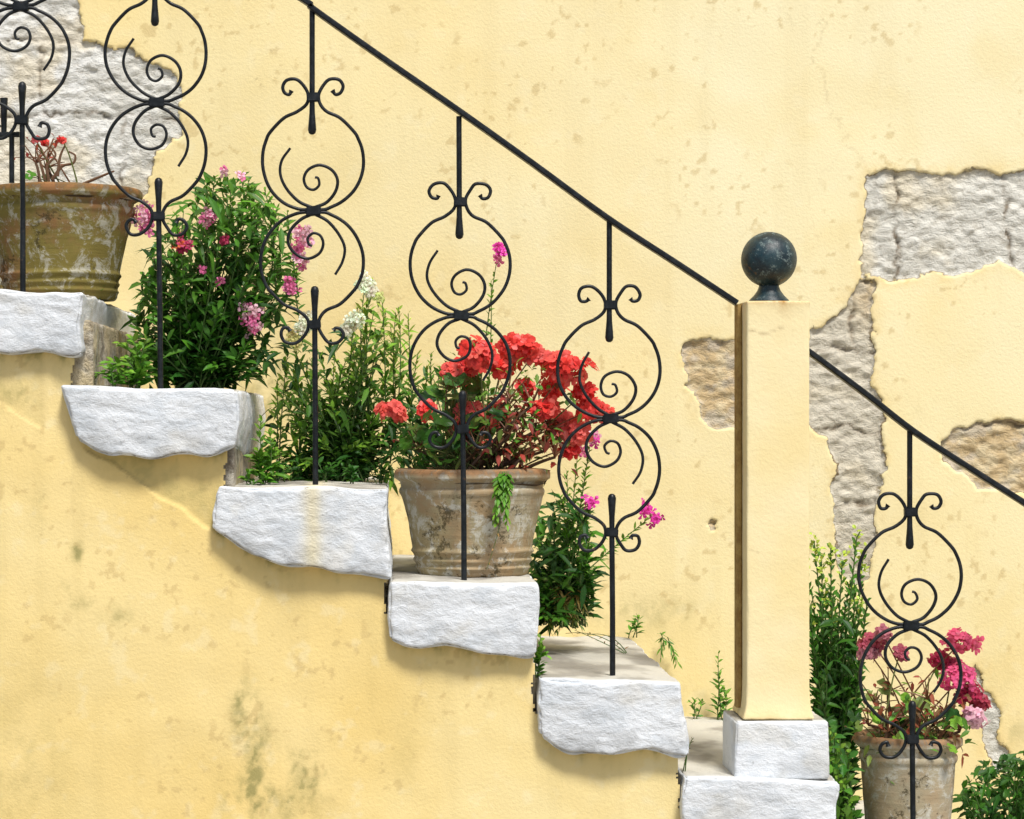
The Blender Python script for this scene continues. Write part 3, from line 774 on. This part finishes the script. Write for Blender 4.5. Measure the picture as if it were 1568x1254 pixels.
for pts in ([(75,280),(72,255),(85,238),(78,225)],[(80,275),(95,255),(112,250),(115,238),(105,232)],[(70,280),(62,250),(56,232)],[(120,285),(160,268),(175,262)],[(88,270),(92,240),(100,222)]):
    cp=catmull([tuple(P(x,y,.33)) for x,y in pts],4);pl.tube(cp,.0036,.0018,(.22,.12,.07),5)
pl.build()
pl=Plant('tall_snapdragon_plant')
for x,y in((1247,832),(1272,838),(1312,822),(1258,850),(1290,860),(1232,870),(1322,850),(1300,900),(1265,900),(1280,930),(1240,930),(1318,930)):
    for q in range(2):
        stem(pl,Bp(1275+random.uniform(-20,20),1337,.42),P(x+random.uniform(-6,6)*q,y+q*70,.42+random.uniform(-.05,.05)),36*S,10*S,66,GD,(.08,.24,.022),r=.0025,t0=.12,spread=.7,bow=Vector((random.uniform(-.02,.02),0,0)))
    for k in range(18):
        q=P(x+random.gauss(0,3.5),y+random.uniform(-14,30),.42)
        pl.leaf(q,Vector((random.gauss(0,.7),random.gauss(0,.7),1)),.013,.009,pl.col(GY,.2))
bush(pl,Bp(1270,1337,.42),[(1245,960),(1300,940),(1310,1040),(1290,1150),(1300,1254),(1255,1254),(1245,1100)],30,.42,38,11,22,GD,GM,fill=260)
pl.build()
pl=Plant('leafy_vine_plant')
bush(pl,Bp(1295,1337,.2),[(1262,1100),(1290,1110),(1305,1160),(1300,1260),(1265,1260)],24,.16,26,14,16,(.04,.15,.02),GL,fill=90)
pl.build()
pl=Plant('low_green_shrub')
bush(pl,Bp(1550,1487,.35),[(1470,1210),(1500,1175),(1540,1155),(1600,1145),(1660,1180),(1670,1300),(1480,1300)],110,.35,26,11,20,GD,GM,fill=900)
pl.build()
pl=Plant('tread_weeds')
def tuft(x,topy,dep,tips,L=20,w=6,nl=12,c0=GM,c1=GL):
    b=Bp(x,topy,dep)
    for tx,ty in tips:stem(pl,b+Vector((random.uniform(-.01,.01),random.uniform(-.01,.01),0)),P(tx,ty,dep),L*S,w*S,nl,c0,c1,r=.0012,t0=.05)
tuft(205,594,.10,[(180,525),(200,515),(190,548),(225,520),(165,555),(215,550),(230,560),(175,575),(240,575)],32,12,13)
tuft(172,594,.05,[(160,560),(185,565),(150,575),(200,570)],24,10,10)
tuft(405,746,.12,[(400,640),(412,660),(395,690),(420,690),(385,700),(430,715),(405,700),(440,730)],28,10,18)
tuft(380,746,.1,[(392,720),(370,730),(410,728)],20,8,10)
for x in range(430,590,22):tuft(x,746,random.uniform(.2,.45),[(x+random.uniform(-14,14),random.uniform(705,728)) for _ in range(4)],22,8,9,GD,GM)
tuft(828,1040,.02,[(828,975),(832,990),(838,1005),(822,1000)],22,9,11)
tuft(968,1039,.86,[(975,945),(968,955),(980,960)],22,7,10)
tuft(1020,1039,.86,[(1018,992),(1035,1018),(1042,1022),(1012,1010)],18,5,9,GM,GL)
tuft(1100,1189,.84,[(1100,1000),(1098,1030),(1112,1070),(1106,1050)],26,7,16)
tuft(1065,1189,.84,[(1062,1070),(1055,1075),(1072,1078)],16,6,9)
tuft(1050,1189,.03,[(1062,1130),(1056,1140)],10,3,4,(.08,.07,.03),(.1,.1,.05))
tuft(150,447,.3,[(150,395),(158,405)],12,7,8)
tuft(960,1039,.5,[(880,965),(900,972),(866,970)],10,3,8,(.25,.14,.05),(.2,.2,.06))
pl.build()
# ------------------------------------------------------------ CAMERA
cam=bpy.data.cameras.new('camera');co=link(bpy.data.objects.new('camera',cam));scene.camera=co
co.location=((CX-784)*S,-D,(627-CY)*S);co.rotation_euler=(math.radians(90),0,0)
Wd=1568*S
cam.sensor_width=36;cam.lens=36*D/Wd;cam.shift_x=(784-CX)/1568;cam.shift_y=(CY-627)/1568
cam.clip_start=.05;cam.clip_end=300
# ------------------------------------------------------------ LIGHT
w=bpy.data.worlds.new('World');scene.world=w;w.use_nodes=True
sky=w.node_tree.nodes.new('ShaderNodeTexSky');sky.sky_type='NISHITA';sky.sun_disc=False
elev,az=math.radians(58),math.radians(160)
sky.sun_elevation=elev;sky.sun_rotation=az;sky.dust_density=2.5;sky.air_density=1.0
bg=w.node_tree.nodes['Background'];w.node_tree.links.new(sky.outputs[0],bg.inputs[0]);bg.inputs[1].default_value=.115
sl=bpy.data.lights.new('sun','SUN');sl.energy=3.95;sl.angle=math.radians(13);sl.color=(1,.97,.91)
so=link(bpy.data.objects.new('sun',sl))
dirv=Vector((math.sin(az)*math.cos(elev),math.cos(az)*math.cos(elev),math.sin(elev)))
so.rotation_euler=dirv.to_track_quat('Z','Y').to_euler();so.location=dirv*10
scene.view_settings.view_transform='Standard';scene.view_settings.look='None';scene.view_settings.exposure=0
